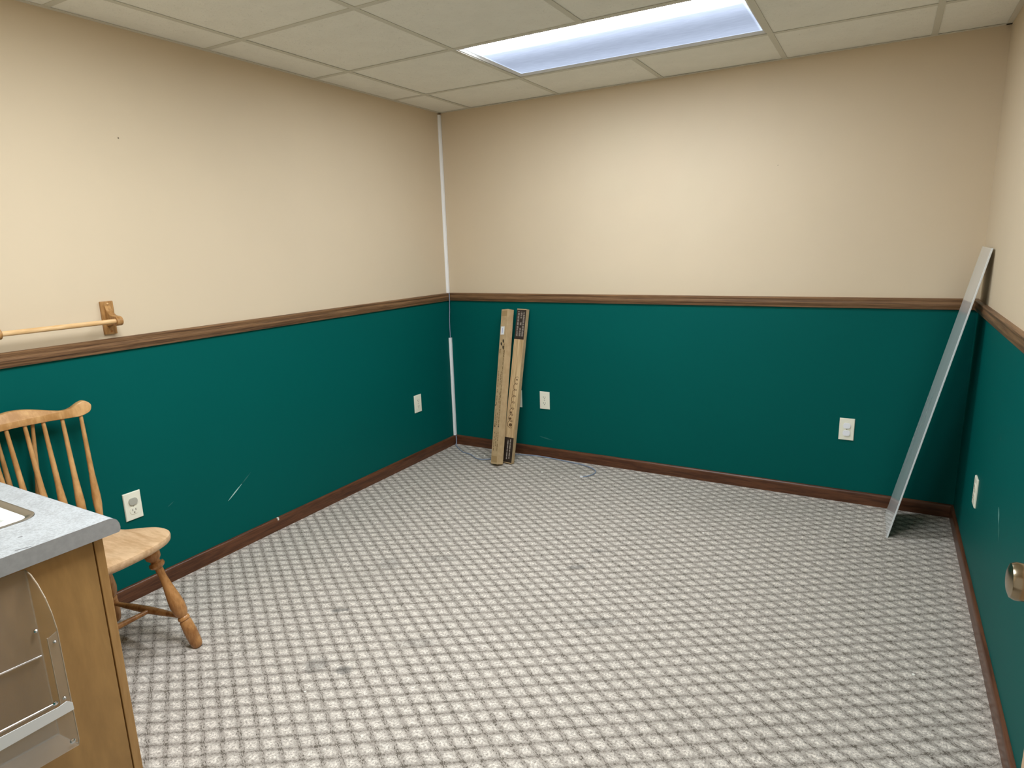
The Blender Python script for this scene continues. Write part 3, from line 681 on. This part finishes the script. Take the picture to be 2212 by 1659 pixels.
# ------------------------------------------------------------------ small marks and litter
def streak(name, mat, parent, a, b, w, nrm, off=.0004):
    a, b, nrm = Vector(a), Vector(b), Vector(nrm); d = b-a; s = d.normalized().cross(nrm)
    pts = [(0, .1), (.15, .6), (.45, 1), (.65, .8), (.8, .35), (1, .1)]
    poly = [a+d*t+s*w*k+nrm*off for t, k in pts]+[a+d*t-s*w*k+nrm*off for t, k in pts[::-1]]
    return MB().prism(poly, nrm*.0003).build(name, mat, parent)
streak('scuff_mark', 'scuff', wl, (0, -1.846, .250), (0, -1.755, .312), .0030, (1, 0, 0))
streak('scuff_mark', 'scuff_dim', wl, (0, -1.765, .305), (0, -1.708, .345), .0032, (1, 0, 0))
streak('scuff_mark', 'scuff_mid', wr, (W, -1.150, .495), (W, -1.190, .448), .010, (-1, 0, 0))
streak('scuff_mark', 'scuff_dim', wr, (W, -1.19, .452), (W, -1.225, .410), .010, (-1, 0, 0))
streak('scuff_mark', 'scuff_dim', wr, (W, -1.02, .70), (W, -1.03, .685), .003, (-1, 0, 0))
streak('scuff_mark', 'scuff_dim', wb, (.675, 0, .135), (.775, 0, .118), .004, (0, -1, 0))
streak('scuff_mark', 'scuff_dim', wl, (0, -2.13, .33), (0, -2.10, .345), .002, (1, 0, 0))
MB().prism([(.0003, -2.108, 1.816), (.0003, -2.103, 1.814), (.0003, -2.102, 1.819), (.0003, -2.106, 1.821)], (.0006, 0, 0)).build('speck', 'mark', wl)
MB().prism([(2.060, -.0003, 1.725), (2.065, -.0003, 1.725), (2.064, -.0003, 1.729)], (0, -.0006, 0)).build('speck', 'mark', wb)
MB().box(.004, .0132, -1.595, -1.587, BT-.013, BT+.0003).build('paint_chip', 'chip', bb['left'])
tag(MB().tube(crom([(.218, -1.175, .0022), (.221, -1.10, .0025), (.226, -1.02, .0022), (.232, -.93, .0025), (.238, -.84, .0022), (.245, -.745, .0022)], 4), [.0007]*20+[.0005], 5).build('thread', 'paper', org=(.23, -.95, 0)),
    'long white thread lying on the carpet near the chair wall', 'thread')
Gp = 'white crumbs on the carpet'
bits = [(.230, -.153, .008, 'n'), (.297, -.181, .009, 'n'), (.342, -.161, .010, 'n'), (.597, -.262, .006, 'g'), (.640, -.150, .006, 'g'), (.655, -.215, .006, 'g'), (.835, -.281, .011, 'd'), (.981, -.316, .007, 'e'), (.861, -.498, .007, 'h'),
        (1.916, -.705, .008, 'i'), (2.486, -1.100, .007, 'j'), (2.752, -1.439, .008, 'k'), (1.070, -2.403, .006, 'l')]
LB = {'n': 'tiny white crumb on the carpet beside the cable between corner and boxes', 'g': 'tiny white crumb at the foot of the wood grain carton',
      'd': 'largest white crumb, a flat chip on the carpet in front of the outlet', 'e': 'tiny white crumb on the carpet just short of the cable end',
      'h': 'tiny white crumb farther out on the carpet than the flat chip', 'i': 'tiny white crumb on the open carpet in front of the safety-capped outlet',
      'j': 'tiny white crumb on the open carpet well in front of the leaning panel', 'k': 'tiny white crumb on the carpet close to the wall with the door',
      'l': 'tiny white crumb on the carpet out in front of the chair'}
for (x, y, r, k) in bits:
    b = MB(); poly = []
    n_ = 7
    for i in range(n_):
        a = 2*math.pi*i/n_+random.uniform(-.2, .2); q = r*random.uniform(.7, 1.1)*.72; poly.append((x+q*math.cos(a), y+q*math.sin(a), .0012))
    top = [(x+(p[0]-x)*.7, y+(p[1]-y)*.7, .0012+r*.28) for p in poly]
    b.add(poly+top, [tuple(range(n_))[::-1], tuple(range(n_, 2*n_))]+[(i, (i+1) % n_, n_+(i+1) % n_, n_+i) for i in range(n_)])
    lab = LB[k]
    tag(b.build('paper_crumb', 'paper', org=(x, y, 0)), lab, 'crumb', Gp)
